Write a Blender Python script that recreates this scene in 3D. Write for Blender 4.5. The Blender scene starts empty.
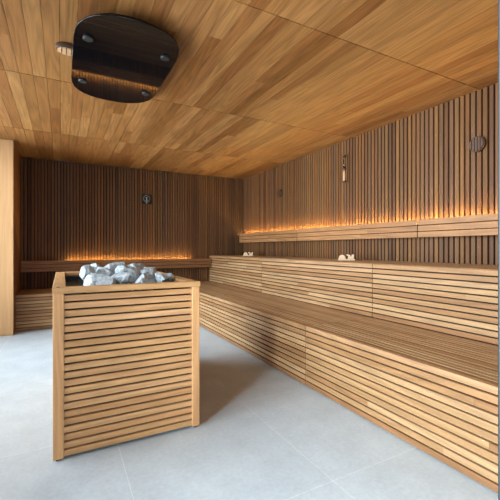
import bpy, bmesh, math, random
from mathutils import Vector, Matrix, noise
C = bpy.context.scene.collection
SC = bpy.context.scene
PI = math.pi
rng = random.Random(7)

# ------------------------------------------------------------------ camera, world, daylight, exposure
CAM_H = 1.03
cam_d = bpy.data.cameras.new('camera'); cam = bpy.data.objects.new('camera', cam_d); C.objects.link(cam)
cam.location = (0, 0, CAM_H); cam.rotation_euler = (PI/2, 0, math.radians(-28))
cam_d.sensor_width = 36; cam_d.lens = 354/500*36; cam_d.shift_y = -0.004; cam_d.clip_start = 0.02
SC.camera = cam

w = bpy.data.worlds.new('sky'); SC.world = w; w.use_nodes = True
bg = w.node_tree.nodes['Background']; bg.inputs[0].default_value = (.80, .90, 1, 1); bg.inputs[1].default_value = 0.9

def area(name, loc, rot, sx, sy, power, col, spread=180):
    l = bpy.data.lights.new(name, 'AREA'); l.shape = 'RECTANGLE'; l.size = sx; l.size_y = sy
    l.energy = power; l.color = col; l.spread = math.radians(spread)
    o = bpy.data.objects.new(name, l); C.objects.link(o); o.location = loc; o.rotation_euler = rot
    return o
# daylight entering through the glazing in the left wall (area lights stand just outside the panes, facing +X)
area('window_daylight_near', (-1.42, .36, 1.20), (math.radians(76), 0, math.radians(-68)), 0.36, 1.9, 160, (.88, .95, 1))
area('window_daylight_middle', (-1.55, 1.70, 1.20), (math.radians(76), 0, math.radians(-68)), 1.6, 1.9, 62, (.84, .93, 1))
area('window_daylight_far', (-1.36, 3.70, 1.20), (math.radians(76), 0, -PI/2), 2.2, 1.9, 185, (.82, .92, 1))
area('front_daylight', (-.2, -2.3, 1.45), (PI/2, 0, 0), 1.8, 1.6, 8, (.86, .94, 1))

SC.view_settings.view_transform = 'Standard'; SC.view_settings.look = 'None'
SC.view_settings.gamma = 1; SC.view_settings.use_curve_mapping = False
SC.view_settings.exposure = 0.70

# ------------------------------------------------------------------ materials
def lin(c):
    return tuple((v/12.92 if v <= .04045 else ((v+.055)/1.055)**2.4) for v in [x/255 for x in c]) + (1,)

def new_mat(name):
    m = bpy.data.materials.new(name); m.use_nodes = True
    nt = m.node_tree; b = nt.nodes['Principled BSDF']
    return m, nt, b

def wood(name, cols, axis='Y', rough=.5, grain=.28, size=1.0):
    """cols: list of sRGB board tones; each loose board takes its own tone and its own grain."""
    m, nt, b = new_mat(name); N = nt.nodes; L = nt.links
    geo = N.new('ShaderNodeNewGeometry'); tc = N.new('ShaderNodeTexCoord')
    ramp = N.new('ShaderNodeValToRGB'); cr = ramp.color_ramp
    n = len(cols)
    for i, c in enumerate(cols):
        e = cr.elements[i] if i < 2 else cr.elements.new(1.0)
        e.position = i/(n-1); e.color = lin(c)
    L.new(geo.outputs['Random Per Island'], ramp.inputs[0])
    off = N.new('ShaderNodeVectorMath'); off.operation = 'SCALE'; off.inputs[0].default_value = (37, 61, 83)
    L.new(geo.outputs['Random Per Island'], off.inputs[3])
    def mapped(across, along):
        mp = N.new('ShaderNodeMapping')
        sc = [across/size]*3; sc['XYZ'.index(axis)] = along/size
        mp.inputs['Scale'].default_value = sc
        ad = N.new('ShaderNodeVectorMath'); ad.operation = 'ADD'
        L.new(tc.outputs['Object'], mp.inputs[0]); L.new(mp.outputs[0], ad.inputs[0]); L.new(off.outputs[0], ad.inputs[1])
        return ad.outputs[0]
    n1 = N.new('ShaderNodeTexNoise'); n1.inputs['Scale'].default_value = 1; n1.inputs['Detail'].default_value = 1.5
    L.new(mapped(10, .8), n1.inputs['Vector'])
    mul = N.new('ShaderNodeMath'); mul.operation = 'MULTIPLY'; mul.inputs[1].default_value = 15
    pp = N.new('ShaderNodeMath'); pp.operation = 'PINGPONG'; pp.inputs[1].default_value = 1
    L.new(n1.outputs[0], mul.inputs[0]); L.new(mul.outputs[0], pp.inputs[0])
    n2 = N.new('ShaderNodeTexNoise'); n2.inputs['Scale'].default_value = 1; n2.inputs['Detail'].default_value = 5
    n2.inputs['Roughness'].default_value = .65
    L.new(mapped(95, 3.2), n2.inputs['Vector'])
    a = N.new('ShaderNodeMath'); a.operation = 'MULTIPLY_ADD'; a.inputs[1].default_value = .36; 
    L.new(pp.outputs[0], a.inputs[0]); L.new(n2.outputs[0], a.inputs[2])
    mr = N.new('ShaderNodeMapRange'); mr.inputs['From Min'].default_value = .35; mr.inputs['From Max'].default_value = 1.05
    mr.inputs['To Min'].default_value = 1-grain; mr.inputs['To Max'].default_value = 1+grain*.55
    L.new(a.outputs[0], mr.inputs['Value'])
    sc = N.new('ShaderNodeVectorMath'); sc.operation = 'SCALE'
    L.new(ramp.outputs[0], sc.inputs[0]); L.new(mr.outputs[0], sc.inputs[3])
    L.new(sc.outputs[0], b.inputs['Base Color'])
    b.inputs['Roughness'].default_value = rough
    b.inputs['Specular IOR Level'].default_value = .3
    bp = N.new('ShaderNodeBump'); bp.inputs['Strength'].default_value = .12; bp.inputs['Distance'].default_value = .002
    L.new(n2.outputs[0], bp.inputs['Height']); L.new(bp.outputs[0], b.inputs['Normal'])
    return m

def plain(name, col, rough=.5, metal=0, spec=.5):
    m, nt, b = new_mat(name)
    nz = nt.nodes.new('ShaderNodeTexNoise'); nz.inputs['Scale'].default_value = 60; nz.inputs['Detail'].default_value = 3
    mx = nt.nodes.new('ShaderNodeMapRange'); mx.inputs['To Min'].default_value = .88; mx.inputs['To Max'].default_value = 1.12
    nt.links.new(nz.outputs[0], mx.inputs[0])
    sc = nt.nodes.new('ShaderNodeVectorMath'); sc.operation = 'SCALE'; sc.inputs[0].default_value = lin(col)[:3]
    nt.links.new(mx.outputs[0], sc.inputs[3]); nt.links.new(sc.outputs[0], b.inputs['Base Color'])
    b.inputs['Roughness'].default_value = rough; b.inputs['Metallic'].default_value = metal
    b.inputs['Specular IOR Level'].default_value = spec
    return m

CEIL = [(141, 92, 46), (160, 112, 64), (129, 81, 41), (152, 104, 57), (167, 120, 71), (136, 86, 45), (156, 109, 61), (122, 77, 36), (163, 115, 67), (148, 97, 51)]
BENCH = [(167, 128, 88), (153, 111, 72), (180, 142, 100), (160, 117, 78), (144, 103, 67), (174, 134, 96), (163, 124, 88), (184, 147, 107)]
BENCH = [tuple(int(v*.96) for v in c) for c in BENCH]
HEAT = [(194, 149, 101), (184, 135, 90), (201, 155, 111), (188, 143, 95), (176, 128, 85), (196, 151, 105)]
WALL = [(98, 63, 30), (113, 73, 39), (85, 53, 30), (106, 66, 31), (91, 64, 40), (119, 79, 40), (78, 48, 26), (102, 68, 43), (110, 69, 32)]
M = dict(
 ceil=wood('ceiling cedar boards', CEIL, 'Y', .42, .42),
 bench_y=wood('bench timber along the wall', BENCH, 'Y', .5, .30),
 bench_x=wood('bench timber across', BENCH, 'X', .5, .30),
 heat_x=wood('heater slat timber', HEAT, 'X', .5, .26),
 heat_y=wood('heater timber running back', HEAT, 'Y', .5, .26),
 post=wood('heater upright timber', [(196,146,98),(202,152,104)], 'Z', .5, .26),
 wall=wood('slatted wall timber', WALL, 'Z', .55, .25),
 rail_y=wood('backrest timber on the long wall', [(150,106,68),(168,120,78),(140,98,62),(160,114,74)], 'Y', .5, .32),
 rail_x=wood('backrest timber on the end wall', [(130,88,56),(146,100,64),(120,80,50)], 'X', .5, .3),
 jamb=wood('pale upright timber', [(190,146,100),(196,152,106)], 'Z', .5, .14, 1.4),
 reveal=wood('shade-toned panel timber', [(150,100,62),(140,94,58)], 'Z', .5, .18, 1.4),  # pier timber again, browner: shade on the return is put into the colour
 dark=plain('dark timber lining', (20,14,11), .9),
 black=plain('black metal', (16,16,17), .35, .2),
 grey=plain('grey anodised metal', (44,50,54), .45, .1),
 knob=plain('satin steel', (40,40,41), .55, .1),
 cap=wood('dark turned timber', [(72,50,35),(80,56,40)], 'Y', .5, .2),
 capface=wood('pale carved timber', [(206,160,120),(214,172,132)], 'Y', .5, .2),
 cream=plain('pale carved softwood', (198,170,136), .6),
 white=plain('white print', (165,165,160), .6),
 sand=plain('pale sand', (176,138,108), .7),
)
# black polished glass of the ceiling reflector
m, nt, b = new_mat('black polished glass'); b.inputs['Base Color'].default_value = (.004, .004, .005, 1)
b.inputs['Roughness'].default_value = .03; b.inputs['IOR'].default_value = 1.48; M['blackglass'] = m
# clear glass
m, nt, b = new_mat('clear glass'); nt.nodes.remove(b)
tr = nt.nodes.new('ShaderNodeBsdfTransparent'); tr.inputs[0].default_value = (.95, .97, .97, 1)
gl = nt.nodes.new('ShaderNodeBsdfGlossy'); gl.inputs['Roughness'].default_value = .02
fr = nt.nodes.new('ShaderNodeFresnel'); mx = nt.nodes.new('ShaderNodeMixShader')
nt.links.new(fr.outputs[0], mx.inputs[0]); nt.links.new(tr.outputs[0], mx.inputs[1]); nt.links.new(gl.outputs[0], mx.inputs[2])
nt.links.new(mx.outputs[0], nt.nodes['Material Output'].inputs[0]); M['glass'] = m
# warm light strip
m, nt, b = new_mat('amber light strip'); b.inputs['Base Color'].default_value = (.9, .7, .4, 1)
b.inputs['Emission Color'].default_value = (1, .74, .26, 1); b.inputs['Emission Strength'].default_value = 105; M['led'] = m
# floor: pale concrete-look tiles 0.8 x 0.9 m with fine light joints
m, nt, b = new_mat('pale concrete tiles'); N = nt.nodes; L = nt.links
tc = N.new('ShaderNodeTexCoord'); mp = N.new('ShaderNodeMapping'); mp.inputs['Location'].default_value = (-1.06+3.2, -1.21+3.6, 0)
L.new(tc.outputs['Object'], mp.inputs[0])
br = N.new('ShaderNodeTexBrick'); br.offset = 0; br.inputs['Scale'].default_value = 1; br.inputs['Brick Width'].default_value = .8
br.inputs['Row Height'].default_value = .9; br.inputs['Mortar Size'].default_value = .0018; br.inputs['Mortar Smooth'].default_value = .2
br.inputs['Color1'].default_value = lin((188,197,203)); br.inputs['Color2'].default_value = lin((184,194,201)); br.inputs['Mortar'].default_value = lin((208,215,219))
L.new(mp.outputs[0], br.inputs[0])
nz = N.new('ShaderNodeTexNoise'); nz.inputs['Scale'].default_value = 5; nz.inputs['Detail'].default_value = 8; nz.inputs['Roughness'].default_value = .62
L.new(tc.outputs['Object'], nz.inputs['Vector'])
nz2 = N.new('ShaderNodeTexNoise'); nz2.inputs['Scale'].default_value = 48; nz2.inputs['Detail'].default_value = 6; nz2.inputs['Roughness'].default_value = .7
L.new(tc.outputs['Object'], nz2.inputs['Vector'])
ad = N.new('ShaderNodeMath'); ad.operation = 'ADD'; L.new(nz.outputs[0], ad.inputs[0]); L.new(nz2.outputs[0], ad.inputs[1])
mr = N.new('ShaderNodeMapRange'); mr.inputs['From Min'].default_value = .6; mr.inputs['From Max'].default_value = 1.4
mr.inputs['To Min'].default_value = .80; mr.inputs['To Max'].default_value = 1.14; L.new(ad.outputs[0], mr.inputs[0])
sc = N.new('ShaderNodeVectorMath'); sc.operation = 'SCALE'; L.new(br.outputs[0], sc.inputs[0]); L.new(mr.outputs[0], sc.inputs[3])
L.new(sc.outputs[0], b.inputs['Base Color']); b.inputs['Roughness'].default_value = .55
M['floor'] = m
# stones
m, nt, b = new_mat('grey peridotite'); N = nt.nodes; L = nt.links
tc = N.new('ShaderNodeTexCoord')
n1 = N.new('ShaderNodeTexNoise'); n1.inputs['Scale'].default_value = 34; n1.inputs['Detail'].default_value = 8; n1.inputs['Roughness'].default_value = .75
L.new(tc.outputs['Object'], n1.inputs['Vector'])
r = N.new('ShaderNodeValToRGB'); r.color_ramp.elements[0].position = .36; r.color_ramp.elements[0].color = lin((84,95,102))
r.color_ramp.elements[1].position = .55; r.color_ramp.elements[1].color = lin((188,197,203))
e = r.color_ramp.elements.new(.47); e.color = lin((164,176,184))
L.new(n1.outputs[0], r.inputs[0]); L.new(r.outputs[0], b.inputs['Base Color']); b.inputs['Roughness'].default_value = .8
bp = N.new('ShaderNodeBump'); bp.inputs['Strength'].default_value = .7; bp.inputs['Distance'].default_value = .008
L.new(n1.outputs[0], bp.inputs['Height']); L.new(bp.outputs[0], b.inputs['Normal'])
M['stone'] = m

# ------------------------------------------------------------------ helpers
class MB:
    """collects solids in world coordinates and links them as one mesh object"""
    def __init__(s): s.v = []; s.f = []; s.mi = []; s.sm = []
    def box(s, x0, x1, y0, y1, z0, z1, mi=0):
        n = len(s.v)
        s.v += [(x0,y0,z0),(x1,y0,z0),(x1,y1,z0),(x0,y1,z0),(x0,y0,z1),(x1,y0,z1),(x1,y1,z1),(x0,y1,z1)]
        for q in ((0,3,2,1),(4,5,6,7),(0,1,5,4),(1,2,6,5),(2,3,7,6),(3,0,4,7)):
            s.f.append(tuple(n+i for i in q)); s.mi.append(mi); s.sm.append(False)
    def bar(s, ax, x0, x1, y0, y1, z0, z1, ch=.002, mi=0):
        """board with its four long edges eased; ax = long axis"""
        lo = (x0,y0,z0); hi = (x1,y1,z1); a = 'XYZ'.index(ax); p, q = [(1,2),(2,0),(0,1)][a]
        P0,P1,Q0,Q1 = lo[p],hi[p],lo[q],hi[q]
        sec = [(P0+ch,Q0),(P1-ch,Q0),(P1,Q0+ch),(P1,Q1-ch),(P1-ch,Q1),(P0+ch,Q1),(P0,Q1-ch),(P0,Q0+ch)]
        n = len(s.v)
        for t in (lo[a], hi[a]):
            for u, w_ in sec:
                c = [0,0,0]; c[a] = t; c[p] = u; c[q] = w_; s.v.append(tuple(c))
        for i in range(8):
            j = (i+1) % 8; s.f.append((n+i, n+j, n+8+j, n+8+i)); s.mi.append(mi); s.sm.append(False)
        s.f.append(tuple(n+i for i in range(7,-1,-1))); s.f.append(tuple(n+8+i for i in range(8))); s.mi += [mi]*2; s.sm += [False]*2
    def prism(s, pts, z0, z1, ch=0, mi=0, frame=None):
        """outline extruded along local Z with an eased rim at z0; frame = 4x4 matrix"""
        fr_ = frame or Matrix.Identity(4); n = len(s.v); k = len(pts)
        cx = sum(p[0] for p in pts)/k; cy = sum(p[1] for p in pts)/k
        def ring(z, inset):
            for x, y in pts:
                d = math.hypot(x-cx, y-cy) or 1; g = (d-inset)/d
                s.v.append(tuple(fr_ @ Vector((cx+(x-cx)*g, cy+(y-cy)*g, z))))
        rings = [(z0, ch), (z0+ch, 0), (z1, 0)] if ch else [(z0, 0), (z1, 0)]
        for z, i in rings: ring(z, i)
        for r_ in range(len(rings)-1):
            for i in range(k):
                j = (i+1) % k; a = n+r_*k
                s.f.append((a+i, a+j, a+k+j, a+k+i)); s.mi.append(mi); s.sm.append(k > 14)
        s.f.append(tuple(n+i for i in range(k-1,-1,-1))); s.f.append(tuple(n+(len(rings)-1)*k+i for i in range(k)))
        s.mi += [mi]*2; s.sm += [False]*2
    def lathe(s, prof, frame, seg=24, mi=0):
        n = len(s.v); k = len(prof)
        for r_, z in prof:
            for i in range(seg):
                a = 2*PI*i/seg; s.v.append(tuple(frame @ Vector((r_*math.cos(a), r_*math.sin(a), z))))
        for q in range(k-1):
            for i in range(seg):
                j = (i+1) % seg; s.f.append((n+q*seg+i, n+q*seg+j, n+(q+1)*seg+j, n+(q+1)*seg+i)); s.mi.append(mi); s.sm.append(True)
        s.f.append(tuple(n+i for i in range(seg-1,-1,-1))); s.f.append(tuple(n+(k-1)*seg+i for i in range(seg)))
        s.mi += [mi]*2; s.sm += [False]*2
    def build(s, name, mats, parent=None, origin=None):
        if not isinstance(mats, (list, tuple)): mats = [mats]
        if origin is None: origin = parent['o'] if parent is not None and 'o' in parent else (0,0,0)
        me = bpy.data.meshes.new(name)
        o_ = Vector(origin)
        me.from_pydata([tuple(Vector(p)-o_) for p in s.v], [], s.f)
        for m_ in mats: me.materials.append(m_)
        me.polygons.foreach_set('material_index', s.mi); me.polygons.foreach_set('use_smooth', s.sm)
        bm = bmesh.new(); bm.from_mesh(me); bmesh.ops.recalc_face_normals(bm, faces=bm.faces); bm.to_mesh(me); bm.free()
        ob = bpy.data.objects.new(name, me); C.objects.link(ob)
        if parent is not None: ob.parent = parent; ob['o'] = tuple(origin)
        else: ob.location = origin
        return ob

made = []
def thing(name, label, cat, loc, group=None):
    o = bpy.data.objects.new(name, None); C.objects.link(o); o.location = loc; o.empty_display_size = .1
    o['label'] = label; o['category'] = cat; o['o'] = tuple(loc); made.append(o)
    if group: o['group'] = group
    return o
def tag(o, label, cat, group=None):
    o['label'] = label; o['category'] = cat
    if group: o['group'] = group
    return o
def struct(o, label=None):
    o['kind'] = 'structure'
    if label: o['label'] = label
    return o

# ------------------------------------------------------------------ room shell
XL, XP, XR = -1.10, -0.505, 2.95         # outer left wall, inner face of the left pier, slat face of the long wall
YF, YP, YB = -1.20, 5.00, 5.83           # behind the camera, front of the pier, slat face of the end wall
ZC = 2.30
XR2, YB2 = XR+.10, YB+.10

fl = MB(); fl.box(XL-.1, XR2, YF-.1, YB2, -.08, 0)
struct(fl.build('floor', M['floor']), 'pale blue-grey concrete tile floor')

ce = MB(); ce.box(XL-.1, XR2, YF-.1, YB2, ZC+.034, ZC+.09, 1)
SEAM_Y = [YF, 1.64, 3.05, 4.47, YB2]
PW = 1.135/13
xs = []; k = -20
x = .6 + PW*k
while x < XL: k += 1; x = .6 + PW*k
while x < XR2-.02: xs.append(x); x += PW
for x in xs:
    for a, b_ in zip(SEAM_Y[:-1], SEAM_Y[1:]):
        sg = .004
        y = a + (sg if a != YF else 0)
        first = True
        while y < b_-.003:
            ln = rng.uniform(.3, 2.2) if first else rng.uniform(1.0, 2.5)
            first = False
            y2 = y+ln
            if y2 > b_-.25: y2 = b_-.003
            g0 = .0012; g1 = .0012
            if a >= 3.0 and abs(x-.6) < .01: g0 = .0045
            if a >= 1.6 and a < 3 and abs(x-1.735) < .02: g0 = .0045
            ce.box(x+g0, min(x+PW-g1, XR2), y, y2-.0004, ZC, ZC+.034)
            y = y2
struct(ce.build('ceiling', [M['ceil'], M['dark']]), 'brown plank ceiling with dark joints')

def slat_wall(mb, along, a0, a1, face, depth, z0, z1, k=1):
    """vertical slats standing proud of a dark lining; along = 'X' or 'Y'"""
    t = a0
    while t < a1-.01:
        wd = rng.choice([.027,.028,.029,.030,.031])*k; e = min(t+wd, a1)
        dz = rng.uniform(0, .0015)
        if along == 'X': mb.bar('Z', t, e, face+dz, face+depth, z0, z1, .0015)
        else: mb.bar('Z', face+dz, face+depth, t, e, z0, z1, .0015)
        t = e + rng.choice([.0115,.012,.0125,.013])*k
wb = MB(); wb.box(XP-.02, XR2, YB+.034, YB2, 0, ZC, 1); slat_wall(wb, 'X', XP+.004, XR-.002, YB, .034, .002, ZC-.002)
struct(wb.build('wall_back', [M['wall'], M['dark']]), 'end wall of narrow dark brown vertical slats')
wr = MB(); wr.box(XR+.034, XR2, YF-.1, YB, 0, ZC, 1); slat_wall(wr, 'Y', .34, YB-.004, XR, .034, .002, ZC-.002, 1.11)
wr.box(XR, XR+.022, YF, .33, 0, ZC, 0)
struct(wr.build('wall_right', [M['wall'], M['dark']]), 'long wall of narrow brown vertical slats')
# pier on the left: pale end board, thin edge trim, return towards the end wall with its shade painted in as brown
pi_ = MB()
pi_.box(XL-.1, XP-.012, YP+.025, YB2, 0, ZC, 0)
x = XL
for i in range(1, 12):
    x0 = XP-.012-.145*i; 
    if x0 < XL-.1: break
    pi_.bar('Z', x0+.001, x0+.144, YP, YP+.025, .004, ZC-.001, .001, 1)
pi_.bar('Z', XP-.012, XP, YP-.004, YP+.05, .004, ZC-.001, .0015, 1)
for i in range(6):
    y0 = YP+.051+i*.13; pi_.bar('Z', XP-.012, XP, y0, min(y0+.129, YB), .004, ZC-.001, .001, 0)
struct(pi_.build('wall_left', [M['reveal'], M['jamb']]), 'pale timber pier at the left edge')
W0, W1 = -1.0, 1.3
wf = MB(); wf.box(XL-.1, W0, YF-.1, YF, 0, ZC); wf.box(W1, XR2, YF-.1, YF, 0, ZC); wf.box(W0, W1, YF-.1, YF, 2.2, ZC); wf.box(W0, W1, YF-.1, YF, 0, .06)
struct(wf.build('wall_front', M['reveal']))
# outer left side: glazing from YF+.3 to 3.9
G0, G1 = .10, 4.95
wo = MB(); wo.box(XL-.1, XL, YF-.1, G0, 0, ZC); wo.box(XL-.1, XL, G1, YP+.025, 0, ZC); wo.box(XL-.1, XL, G0, G1, 2.2, ZC); wo.box(XL-.1, XL, G0, G1, 0, .06)
struct(wo.build('wall_outer', M['reveal']))
fr_ = MB()
for y in (G0, 1.35, 3.1, G1-.05): fr_.bar('Z', XL-.08, XL-.02, y, y+.05, .06, 2.2, .003)
fr_.bar('Y', XL-.08, XL-.02, G0, G1, .06, .10, .003); fr_.bar('Y', XL-.08, XL-.02, G0, G1, 2.16, 2.2, .003)
win = struct(fr_.build('window_1', M['grey']))
gp = MB(); gp.box(XL-.053, XL-.047, G0+.02, G1-.02, .08, 2.18)
gp.build('pane', M['glass'], win, (0,0,0))
fr_ = MB()
for x in (W0, -.02, W1-.05): fr_.bar('Z', x, x+.05, YF-.08, YF-.02, .06, 2.2, .003)
fr_.bar('X', W0, W1, YF-.08, YF-.02, .06, .10, .003); fr_.bar('X', W0, W1, YF-.08, YF-.02, 2.16, 2.2, .003)
win2 = struct(fr_.build('window_2', M['grey']))
gp = MB(); gp.box(W0+.02, W1-.02, YF-.053, YF-.047, .08, 2.18); gp.build('pane', M['glass'], win2, (0,0,0))
# glass partition beside the camera; its grey upright shows at the right edge of the photograph
px0 = .6255
pf = MB(); pf.bar('Z', px0, px0+.05, .28, .32, 0, ZC, .003)
pf.bar('X', px0+.05, XR, .285, .315, 0, .04, .003); pf.bar('X', px0+.05, XR, .285, .315, ZC-.04, ZC, .003)
t1 = struct(pf.build('trim_1', M['grey']), 'grey metal upright at the right edge')
pg = MB(); pg.box(px0+.05, XR-.002, .297, .303, .04, ZC-.04); pg.build('pane', M['glass'], t1, (0,0,0))

# ------------------------------------------------------------------ benches
ZL, ZU = .45, .90
XB, XU = 1.60, 2.29
YBF = 5.17
MODS = [(.35, 2.127), (2.133, 3.977), (3.983, YB-.003)]
SP = .45/11

def hslats(mb, ax, a0, a1, face, inward, z0, z1, t=.02, cuts=True, mi=0):
    """horizontal slats on a vertical face; inward = +1/-1 direction into the bench"""
    n = round((z1-z0)/SP)
    for i in range(n):
        zb = z0 + i*SP + .0085; zt = z0+(i+1)*SP
        segs = [a0]
        if cuts and rng.random() < .25: segs.append(rng.uniform(a0+.4, a1-.4)) if a1-a0 > 1 else None
        segs.append(a1)
        for p, q in zip(segs[:-1], segs[1:]):
            lo, hi = sorted((face, face+inward*t))
            if ax == 'Y': mb.bar('Y', lo, hi, p+.0004, q-.0004, zb, zt, .002, mi)
            else: mb.bar('X', p+.0004, q-.0004, lo, hi, zb, zt, .002, mi)
def top_slats(mb, ax, a0, a1, c0, c1, zt, t=.022, w_=.035, g=.0060, mi=0):
    n = max(1, round((c1-c0+g)/(w_+g))); step = (c1-c0+g)/n
    for i in range(n):
        p = c0+i*step; q = p+step-g
        segs = [a0]
        if rng.random() < .25 and a1-a0 > 1: segs.append(rng.uniform(a0+.4, a1-.4))
        segs.append(a1)
        for u, v_ in zip(segs[:-1], segs[1:]):
            if ax == 'Y': mb.bar('Y', p, q, u+.0004, v_-.0004, zt-t, zt, .002, mi)
            else: mb.bar('X', u+.0004, v_-.0004, p, q, zt-t, zt, .002, mi)

WHERE_L = ['nearest right-hand lower bench section, running out of the frame at lower right',
           'middle lower bench section on the right, between the two vertical joints',
           'farthest lower bench section on the right, mostly behind the timber-clad stone heater']
WHERE_U = ['nearest upper bench section on the right, cut by the right edge of the frame',
           'middle upper bench section on the right, with a pale carved piece on its top',
           'farthest upper bench section, ending against the dark end wall']
for i, (a, b_) in enumerate(MODS):
    t = thing('lower_bench', WHERE_L[i], 'bench', (XB, a, 0), 'lower bench sections along the right wall')
    fb = min(b_, YBF-.003) if i == 2 else b_
    p = MB(); hslats(p, 'Y', a, fb, XB, 1, 0, .45)
    p.build('front_panel', M['bench_y'], t)
    s_ = MB(); top_slats(s_, 'Y', a, b_, XB+.0225, XU-.004, ZL)
    s_.build('seat', M['bench_y'], t)
    c_ = MB(); c_.box(XB+.0205, XU-.004, a+.002, b_-.001, .012, ZL-.0225); 
    if i == 0: c_.box(XB, XU-.004, a-.018, a-.0005, .01, ZL)
    c_.build('carcass', M['dark'], t)
    u = thing('upper_bench', WHERE_U[i], 'bench', (XU, a, 0), 'upper bench sections along the right wall')
    p = MB(); hslats(p, 'Y', a, b_, XU, 1, ZL-.005, ZU-.005, cuts=True)
    p.build('front_panel', M['bench_y'], u)
    s_ = MB(); top_slats(s_, 'Y', a, b_, XU+.0225, XR-.006, ZU)
    s_.build('seat', M['bench_y'], u)
    c_ = MB(); c_.box(XU+.0205, XR-.006, a+.002, b_-.001, .012, ZU-.0225)
    if i == 0: c_.box(XU, XR-.006, a-.018, a-.0005, .01, ZU)
    c_.build('carcass', M['dark'], u)
t = thing('end_bench', 'low slatted bench along the dark end wall behind the stone heater', 'bench', (XP, YBF, 0))
p = MB(); hslats(p, 'X', XP+.004, XB-.002, YBF, 1, 0, .45); p.build('front_panel', M['bench_x'], t)
s_ = MB(); top_slats(s_, 'X', XP+.004, XB+.018, YBF+.0225, YB-.006, ZL); s_.build('seat', M['bench_x'], t)
c_ = MB(); c_.box(XP+.006, XB+.016, YBF+.0205, YB-.006, .012, ZL-.0225); c_.build('carcass', M['dark'], t)

# ------------------------------------------------------------------ backrest rails with hidden amber light strips
RX0, RX1 = 2.845, 2.870
BD = [(1.126,1.176,'lower_board'), (1.181,1.231,'middle_board'), (1.236,1.288,'top_board')]
RLAB = ['nearest backrest rail on the right wall, right of the dark joint',
        'middle backrest rail on the right wall, above the carved piece on the bench',
        'farthest backrest rail on the right wall, reaching into the room corner']
for i, (a, b_) in enumerate([(.35, 2.115), (2.125, 3.975), (3.985, 5.76)]):
    r_ = thing('backrest_rail', RLAB[i], 'backrest', ((RX0+XR)/2, a, 1.126), 'backrest rails on the right wall')
    for z0, z1, nm in BD:
        p = MB(); cut = rng.uniform(a+.5, b_-.5)
        p.bar('Y', RX0, RX1, a, cut-.0004, z0, z1, .003); p.bar('Y', RX0, RX1, cut+.0004, b_, z0, z1, .003)
        p.build(nm, M['rail_y'], r_)
    for yy in (a+.12, (a+b_)/2, b_-.16):
        p = MB(); p.box(RX1, XR-.001, yy, yy+.04, 1.14, 1.225); p.build('bracket', M['dark'], r_)
    p = MB(); p.box(RX1+.0005, XR-.002, a, b_, 1.240, 1.247); p.build('light_ledge', M['dark'], r_)
    p = MB(); p.box(XR-.050, XR-.047, a+.01, b_-(.05 if i == 2 else .004), 1.2475, 1.262)
    tag(p.build('light_strip', M['led'], None, (XR-.048, a, 1.2475)),
        ['amber light strip glowing behind the nearest backrest rail', 'amber light strip glowing behind the middle right-hand backrest rail', 'amber light strip glowing behind the farthest right-hand backrest rail'][i],
        'light strip', 'amber light strips on the right wall')
BY0, BY1 = 5.715, 5.740
r_ = thing('backrest_rail', 'long dark backrest rail on the end wall, behind the pile of stones', 'backrest', (XP+.01, BY1, .70))
for z0, z1, nm in [(.70,.748,'lower_board'), (.753,.798,'middle_board'), (.803,.852,'top_board')]:
    p = MB(); p.bar('X', XP+.01, 1.1, BY0, BY1, z0, z1, .003); p.bar('X', 1.1008, XU-.012, BY0, BY1, z0, z1, .003)
    p.build(nm, M['rail_x'], r_)
for xx in (XP+.1, .4, 1.3, 2.1):
    p = MB(); p.box(xx, xx+.04, BY1, YB-.001, .71, .79); p.build('bracket', M['dark'], r_)
p = MB(); p.box(XP+.01, XU-.012, BY1+.0005, YB-.002, .796, .804); p.build('light_ledge', M['dark'], r_)
p = MB(); p.box(.06, 1.93, YB-.050, YB-.047, .8045, .818)
tag(p.build('light_strip', M['led'], None, (.06, YB-.045, .8045)), 'amber light strip glowing above the end wall backrest rail', 'light strip')

# ------------------------------------------------------------------ timber-clad stone heater
HX0, HX1, HY0, HY1, HZ = -.038, .700, 1.935, 3.230, .838
h = thing('stone_heater', 'waist-high heater clad in pale timber slats, open top filled with grey stones', 'sauna heater', ((HX0+HX1)/2, (HY0+HY1)/2, 0))
PT = .044
for (x0, x1, y0, y1) in ((HX0, HX0+.048, HY0, HY0+PT), (HX1-PT, HX1, HY0, HY0+PT), (HX0, HX0+.048, HY1-PT, HY1), (HX1-PT, HX1, HY1-PT, HY1)):
    p = MB(); p.bar('Z', x0, x1, y0, y1, .012, .808, .002); q = p.build('corner_post', M['post'], h)
    p = MB(); p.box(x0+.012, x1-.012, y0+.012, y1-.012, 0, .012); p.build('foot', M['black'], q)
def heater_side(ax, a0, a1, f0, f1):
    p = MB(); n = 21; st = (.806-.016)/n
    for i in range(n):
        zb = .018+i*st; zt = zb+st-.0085
        if ax == 'X': p.bar('X', a0, a1, f0, f1, zb, zt, .002)
        else: p.bar('Y', f0, f1, a0, a1, zb, zt, .002)
    return p
heater_side('X', HX0+.0485, HX1-PT-.0005, HY0+.004, HY0+.022).build('front_slats', M['heat_x'], h)
heater_side('X', HX0+.0485, HX1-PT-.0005, HY1-.022, HY1-.004).build('back_slats', M['heat_x'], h)
heater_side('Y', HY0+PT+.0005, HY1-PT-.0005, HX0+.004, HX0+.022).build('left_slats', M['heat_y'], h)
heater_side('Y', HY0+PT+.0005, HY1-PT-.0005, HX1-.022, HX1-.004).build('right_slats', M['heat_y'], h)
p = MB()   # inner black casing, open at the top
i0, i1, j0, j1 = HX0+.05, HX1-.05, HY0+.05, HY1-.05
p.box(i0, i0+.004, j0, j1, .02, .80); p.box(i1-.004, i1, j0, j1, .02, .80)
p.box(i0+.004, i1-.004, j0, j0+.004, .02, .80); p.box(i0+.004, i1-.004, j1-.004, j1, .02, .80)
p.box(i0+.004, i1-.004, j0+.004, j1-.004, .760, .765)
p.build('inner_casing', M['black'], h)
FW = .058; e = .003
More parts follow.
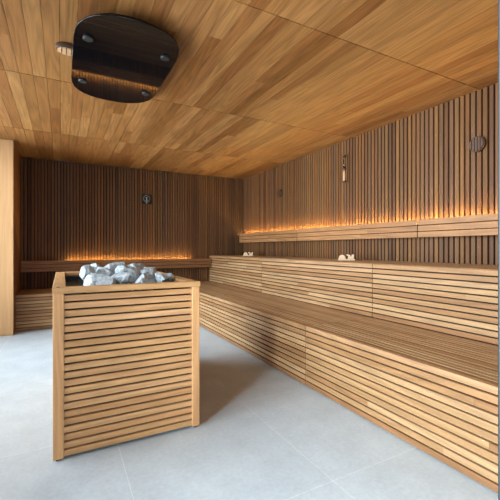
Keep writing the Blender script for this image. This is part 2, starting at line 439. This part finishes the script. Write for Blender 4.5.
for nm, ax, bx in (('top_frame_board','X',(HX0-e, HX1+e, HY0-e, HY0+FW)), ('top_frame_board','X',(HX0-e, HX1+e, HY1-FW, HY1+e)),
                   ('top_frame_board','Y',(HX0-e, HX0+FW, HY0+FW+.0005, HY1-FW-.0005)), ('top_frame_board','Y',(HX1-FW, HX1+e, HY0+FW+.0005, HY1-FW-.0005))):
    p = MB(); p.bar(ax, *bx, .8085, HZ, .003); p.build(nm, M['heat_x'] if ax == 'X' else M['heat_y'], h)
for sx in (HX0+.022, HX1-.022):
    for sy in (HY0+.022, HY1-.022):
        p = MB(); p.lathe([(.008, 0), (.008, .0015), (.006, .003)], Matrix.Translation((sx, sy, HZ)), 14); p.build('screw', M['black'], h)

# stones: dropped one by one onto what already lies there
def stone_mesh(r_, seed):
    bm = bmesh.new(); bmesh.ops.create_icosphere(bm, subdivisions=3, radius=1)
    rs = random.Random(seed); planes = []
    for k in range(13):
        d = Vector((rs.gauss(0,1), rs.gauss(0,1), rs.gauss(0,1))).normalized(); planes.append((d, rs.uniform(.62, .90)))
    sc_ = Vector((rs.uniform(1.05,1.25), rs.uniform(.95,1.12), rs.uniform(.84,.98)))
    of = Vector((seed*3.1, seed*1.7, 0))
    for v in bm.verts:
        d = v.co.normalized(); R = 1.16
        for n_, h_ in planes:
            c = d.dot(n_)
            if c > 1e-3: R = min(R, h_/c)
        R *= 1 + .06*noise.noise(d*2.5+of) + .03*noise.noise(d*8+of)
        v.co = Vector((d.x*R*sc_.x, d.y*R*sc_.y, d.z*R*sc_.z))*r_
    me = bpy.data.meshes.new('stone'); bm.to_mesh(me); bm.free(); me.materials.append(M['stone'])
    return me
rs = random.Random(11)
p = MB(); EL = (.10, .56, 2.20, 2.80, .765, .808)
for i in range(6):
    y0 = EL[2]+i*.1; p.box(EL[0], EL[1], y0, y0+.085, EL[4]+.0005, EL[5])
p.build('heating_element', M['black'], h)
from mathutils.bvhtree import BVHTree
base_v = []; base_f = []
def add_b(x0, x1, y0, y1, z0, z1):
    n = len(base_v)
    base_v.extend([(x0,y0,z0),(x1,y0,z0),(x1,y1,z0),(x0,y1,z0),(x0,y0,z1),(x1,y0,z1),(x1,y1,z1),(x0,y1,z1)])
    for q in ((0,3,2,1),(4,5,6,7),(0,1,5,4),(1,2,6,5),(2,3,7,6),(3,0,4,7)): base_f.append(tuple(n+i for i in q))
add_b(i0, i1, j0, j1, .5, .7655); add_b(EL[0], EL[1], EL[2], EL[3], .7, EL[5]+.0005)
add_b(-.1, .8, HY0-.01, HY0+FW+.001, .5, HZ+.001); add_b(HX1-FW-.001, HX1+.01, HY0, HY1, .5, HZ+.001)
trees = [BVHTree.FromPolygons(base_v, base_f)]
cand = [
 (.170,2.075,.066,'left stone of the front row, against the front rim'), (.290,2.070,.058,'middle stone of the front row, against the front rim'),
 (.405,2.080,.070,'right stone of the front row, against the front rim'), (.510,2.075,.036,'small stone by the front rim, right of the front row'),
 (.125,2.185,.046,'small stone at the far left edge of the pile'), (.225,2.215,.068,'second-row stone behind the front left one'),
 (.345,2.210,.066,'second-row stone in the middle of the pile'), (.465,2.215,.074,'tall second-row stone on the right side of the pile'),
 (.165,2.335,.060,'third-row stone at the left slope of the pile'), (.285,2.345,.064,'third-row stone left of the pile centre'),
 (.400,2.350,.064,'third-row stone right of the pile centre'), (.505,2.360,.054,'third-row stone at the right slope of the pile'),
 (.205,2.475,.060,'fourth-row stone on the left of the pile'), (.320,2.480,.062,'fourth-row stone in the middle of the pile'),
 (.435,2.490,.060,'fourth-row stone on the right of the pile'), (.255,2.610,.056,'rear stone on the left, toward the end wall'),
 (.365,2.610,.058,'rear stone in the middle, toward the end wall'), (.470,2.615,.052,'rear stone on the right, toward the end wall'),
 (.600,2.28,.034,'loose small stone right of the pile, nearer the front'), (.605,2.45,.030,'loose small stone right of the pile, farther back')]
for k, (x, y, r_, lab) in enumerate(cand):
    best = None; r_ *= 1.06
    cap = .900 if k < 4 else .945
    for tr in range(44):
        rr = r_*(1 if tr < 16 else .90 if tr < 30 else .78)
        sd = k+3+100*tr
        me_ = stone_mesh(rr, sd)
        me_.transform(Matrix.Rotation(rs.uniform(0, 6.28), 4, 'Z') @ Matrix.Rotation(rs.uniform(-.3, .3), 4, 'X'))
        dx, dy = (0, 0) if tr % 16 == 0 else (rs.uniform(-.018, .018), rs.uniform(-.018, .022))
        xx, yy = x+dx, y+dy
        vs = [tuple(v.co) for v in me_.vertices]; fs = [tuple(q.vertices) for q in me_.polygons]
        def hits(z):
            t_ = BVHTree.FromPolygons([(a+xx, b2+yy, c+z) for a, b2, c in vs], fs)
            return any(t_.overlap(q) for q in trees), t_
        ok = 1.05; tr_ok = None
        for st in (.02, .004, .001):
            z = ok
            while z > .7:
                hit, t_ = hits(z)
                if hit: break
                ok = z; tr_ok = t_; z -= st
        top = ok+max(v[2] for v in vs)
        if best is None or top < best[0]: 
            best = (top, me_, xx, yy, ok, tr_ok)
        if best[0] < cap: break
    top, me, x, y, ok, tr_ok = best
    trees.append(tr_ok)
    o = bpy.data.objects.new('stone', me); C.objects.link(o); o.location = (x, y, ok)
    o['label'] = 'grey sauna rock, ' + lab; o['category'] = 'stone'; o['group'] = 'stones in the heater'

# ------------------------------------------------------------------ black glass reflector on the ceiling
RC = (.355, 2.52)
hp = [(.297,0),(.297,.27),(.291,.35),(.275,.42),(.245,.475),(.205,.52),(.15,.552),(.09,.571),(.03,.578)]
out = hp[:] + [(-x, y) for x, y in reversed(hp)]
out = out + [(-x, -y) for x, y in hp[1:]] + [(x, -y) for x, y in reversed(hp[1:])]
out = [(RC[0]+x, RC[1]+y) for x, y in out]
r_ = thing('ceiling_reflector', 'black glossy glass panel with bowed ends and four round caps under the ceiling', 'ceiling panel', (RC[0], RC[1], ZC))
p = MB(); p.prism(out, 2.235, 2.243, .002); p.build('glass_panel', M['blackglass'], r_)
inner = [(RC[0]+(x-RC[0])*.84, RC[1]+(y-RC[1])*.86) for x, y in out]
p = MB(); p.prism(inner, 2.2435, ZC-.0005); p.build('housing', M['black'], r_)
for kx in (-.222, .222):
    for ky in (-.293, .293):
        p = MB(); p.lathe([(.024, -.012), (.028, -.009), (.028, 0)], Matrix.Translation((RC[0]+kx, RC[1]+ky, 2.2348)), 24)
        p.build('round_cap', M['knob'], r_)

# ------------------------------------------------------------------ round timber vents (ceiling, long wall)
def vent(label, frame, loc, facemat, R=.062, T=.03, slots=5):
    o = thing('round_vent', label, 'vent', loc, 'round timber vents')
    p = MB(); p.lathe([(R*.93, 0), (R, .006), (R, T-.006), (R*.95, T)], frame, 32); p.build('body', M['cap'], o)
    p = MB()    # raised carved face: ribs cut to the circle with slots between
    Rf = R*.9; st = 2*Rf/slots
    for i in range(slots):
        a0 = -Rf+i*st+.0025; a1 = -Rf+(i+1)*st-.0025
        hh = math.sqrt(max(Rf*Rf-max(abs(a0), abs(a1))**2, .00008))
        hm = math.sqrt(max(Rf*Rf-min(abs(a0), abs(a1))**2, .0001)) if a0*a1 > 0 else Rf
        if a0*a1 > 0:
            pts = [(a0, -hh if abs(a0) > abs(a1) else -hm), (a1, -hh if abs(a1) > abs(a0) else -hm), (a1, hh if abs(a1) > abs(a0) else hm), (a0, hh if abs(a0) > abs(a1) else hm)]
        else: pts = [(a0, -hh), (0, -Rf), (a1, -hh), (a1, hh), (0, Rf), (a0, hh)]
        p.prism(pts, T+.0003, T+.008, frame=frame)
    p.build('carved_face', facemat, o)
    return o
F = Matrix.Translation((.040, 2.50, ZC)) @ Matrix.Rotation(PI, 4, 'X') @ Matrix.Diagonal((1.2, .72, 1, 1))
vent('round timber vent on the ceiling, beside the black glass panel', F, (-.012, 2.50, ZC), M['capface'], .062, .034)
def wallframe(y, z): return Matrix.Translation((XR-.0005, y, z)) @ Matrix.Rotation(-PI/2, 4, 'Y') @ Matrix.Rotation(PI/2, 4, 'Z')
vent('round grooved timber vent high on the right wall, near the right edge', wallframe(1.645, 1.86), (XR, 1.645, 1.86), M['cap'], .062, .03)
vent('small round timber vent on the right wall, near the far corner', wallframe(4.55, 1.86), (XR, 4.55, 1.86), M['cap'], .062, .03)

# ------------------------------------------------------------------ sand timer on the long wall
sx, sy, sz = XR-.0005, 3.13, 1.79
t = thing('sand_timer', 'narrow upright timber sand timer hanging on the right wall', 'sand timer', (sx, sy, sz))
p = MB(); p.bar('Z', sx-.022, sx, sy-.022, sy+.022, sz, sz+.33, .003); p.build('backboard', M['wall'], t)
for z0 in (sz+.004, sz+.155, sz+.305):
    p = MB(); p.box(sx-.055, sx-.0225, sy-.02, sy+.02, z0, z0+.018); p.build('holder', M['cap'], t)
Ft = Matrix.Translation((sx-.040, sy, sz+.022))
p = MB(); p.lathe([(.013,0),(.014,.03),(.013,.10),(.004,.132)], Ft, 18); q = p.build('sand', M['sand'], t)
p = MB(); p.lathe([(.0155,.1735-.022-.0),(.016,.20),(.015,.26),(.010,.2825)], Ft, 18); p.build('glass_bulb', M['glass'], t)

# ------------------------------------------------------------------ black thermometer on the end wall
tx, tz = 1.205, 1.815
t = thing('thermometer', 'small square black dial thermometer on the dark end wall', 'thermometer', (tx, YB, tz-.075))
p = MB(); p.bar('Z', tx-.075, tx+.075, YB-.022, YB-.0005, tz-.078, tz+.078, .004); p.build('plate', M['black'], t)
Fd = Matrix.Translation((tx, YB-.0223, tz+.008)) @ Matrix.Rotation(PI/2, 4, 'X')
p = MB()
for i in range(16):
    a = 2*PI*i/16; Ri = Fd @ Matrix.Rotation(a, 4, 'Z')
    p.prism([(-.004,.044),(.004,.044),(.004,.056),(-.004,.056)], 0, .001, frame=Ri)
p.build('tick_marks', M['white'], t)
p = MB()
p.prism([(-.006,-.03),(.008,-.03),(.008,.026),(-.006,.026)], 0, .0015, frame=Fd)
p.prism([(-.020,.010),(-.006,.022),(-.006,.010)], 0, .0015, frame=Fd); p.prism([(-.014,-.038),(.014,-.038),(.014,-.031),(-.014,-.031)], 0, .0015, frame=Fd)
p.build('pointer', M['white'], t)
p = MB(); p.prism([(-.010,-.074),(.010,-.074),(.010,-.060),(-.010,-.060)], 0, .0015, frame=Fd); p.build('badge', M['white'], t)

# ------------------------------------------------------------------ pale carved pieces on the upper bench
def ornament(label, x, y, rz):
    o = thing('carved_ornament', label, 'ornament', (x, y, ZU+.0005), 'pale carved pieces on the upper bench')
    T = Matrix.Translation((x, y, ZU+.0005)) @ Matrix.Rotation(rz, 4, 'Z')
    def up(pts, w0, w1):   # profile in local x-z, extruded along local y
        p_ = MB(); p_.prism([(a_, b_*1.25) for a_, b_ in pts], w0, w1, frame=T @ Matrix.Rotation(PI/2, 4, 'X')); return p_
    up([(-.085,0),(.085,0),(.082,.012),(-.082,.012)], -.04, .04).build('base', M['cream'], o)
    arc = [(-.045+.032*math.cos(a)*1.05, .0125+.034*math.sin(a)) for a in [PI*i/12 for i in range(13)]]
    up(arc, -.034, .034).build('left_hump', M['cream'], o)
    up([(.012,.0125),(.070,.0125),(.076,.046),(.064,.050),(.040,.030),(.034,.046),(.004,.050),(.002,.042),(.020,.034)], -.034, .034).build('right_hump', M['cream'], o)
ornament('pale two-humped carved piece on the upper bench, nearer of the two', 2.66, 2.83, -PI/2+.9)
ornament('pale two-humped carved piece on the upper bench by the far corner', 2.66, 5.05, -PI/2+.9)

for o in C.objects:
    if 'o' in o: del o['o']
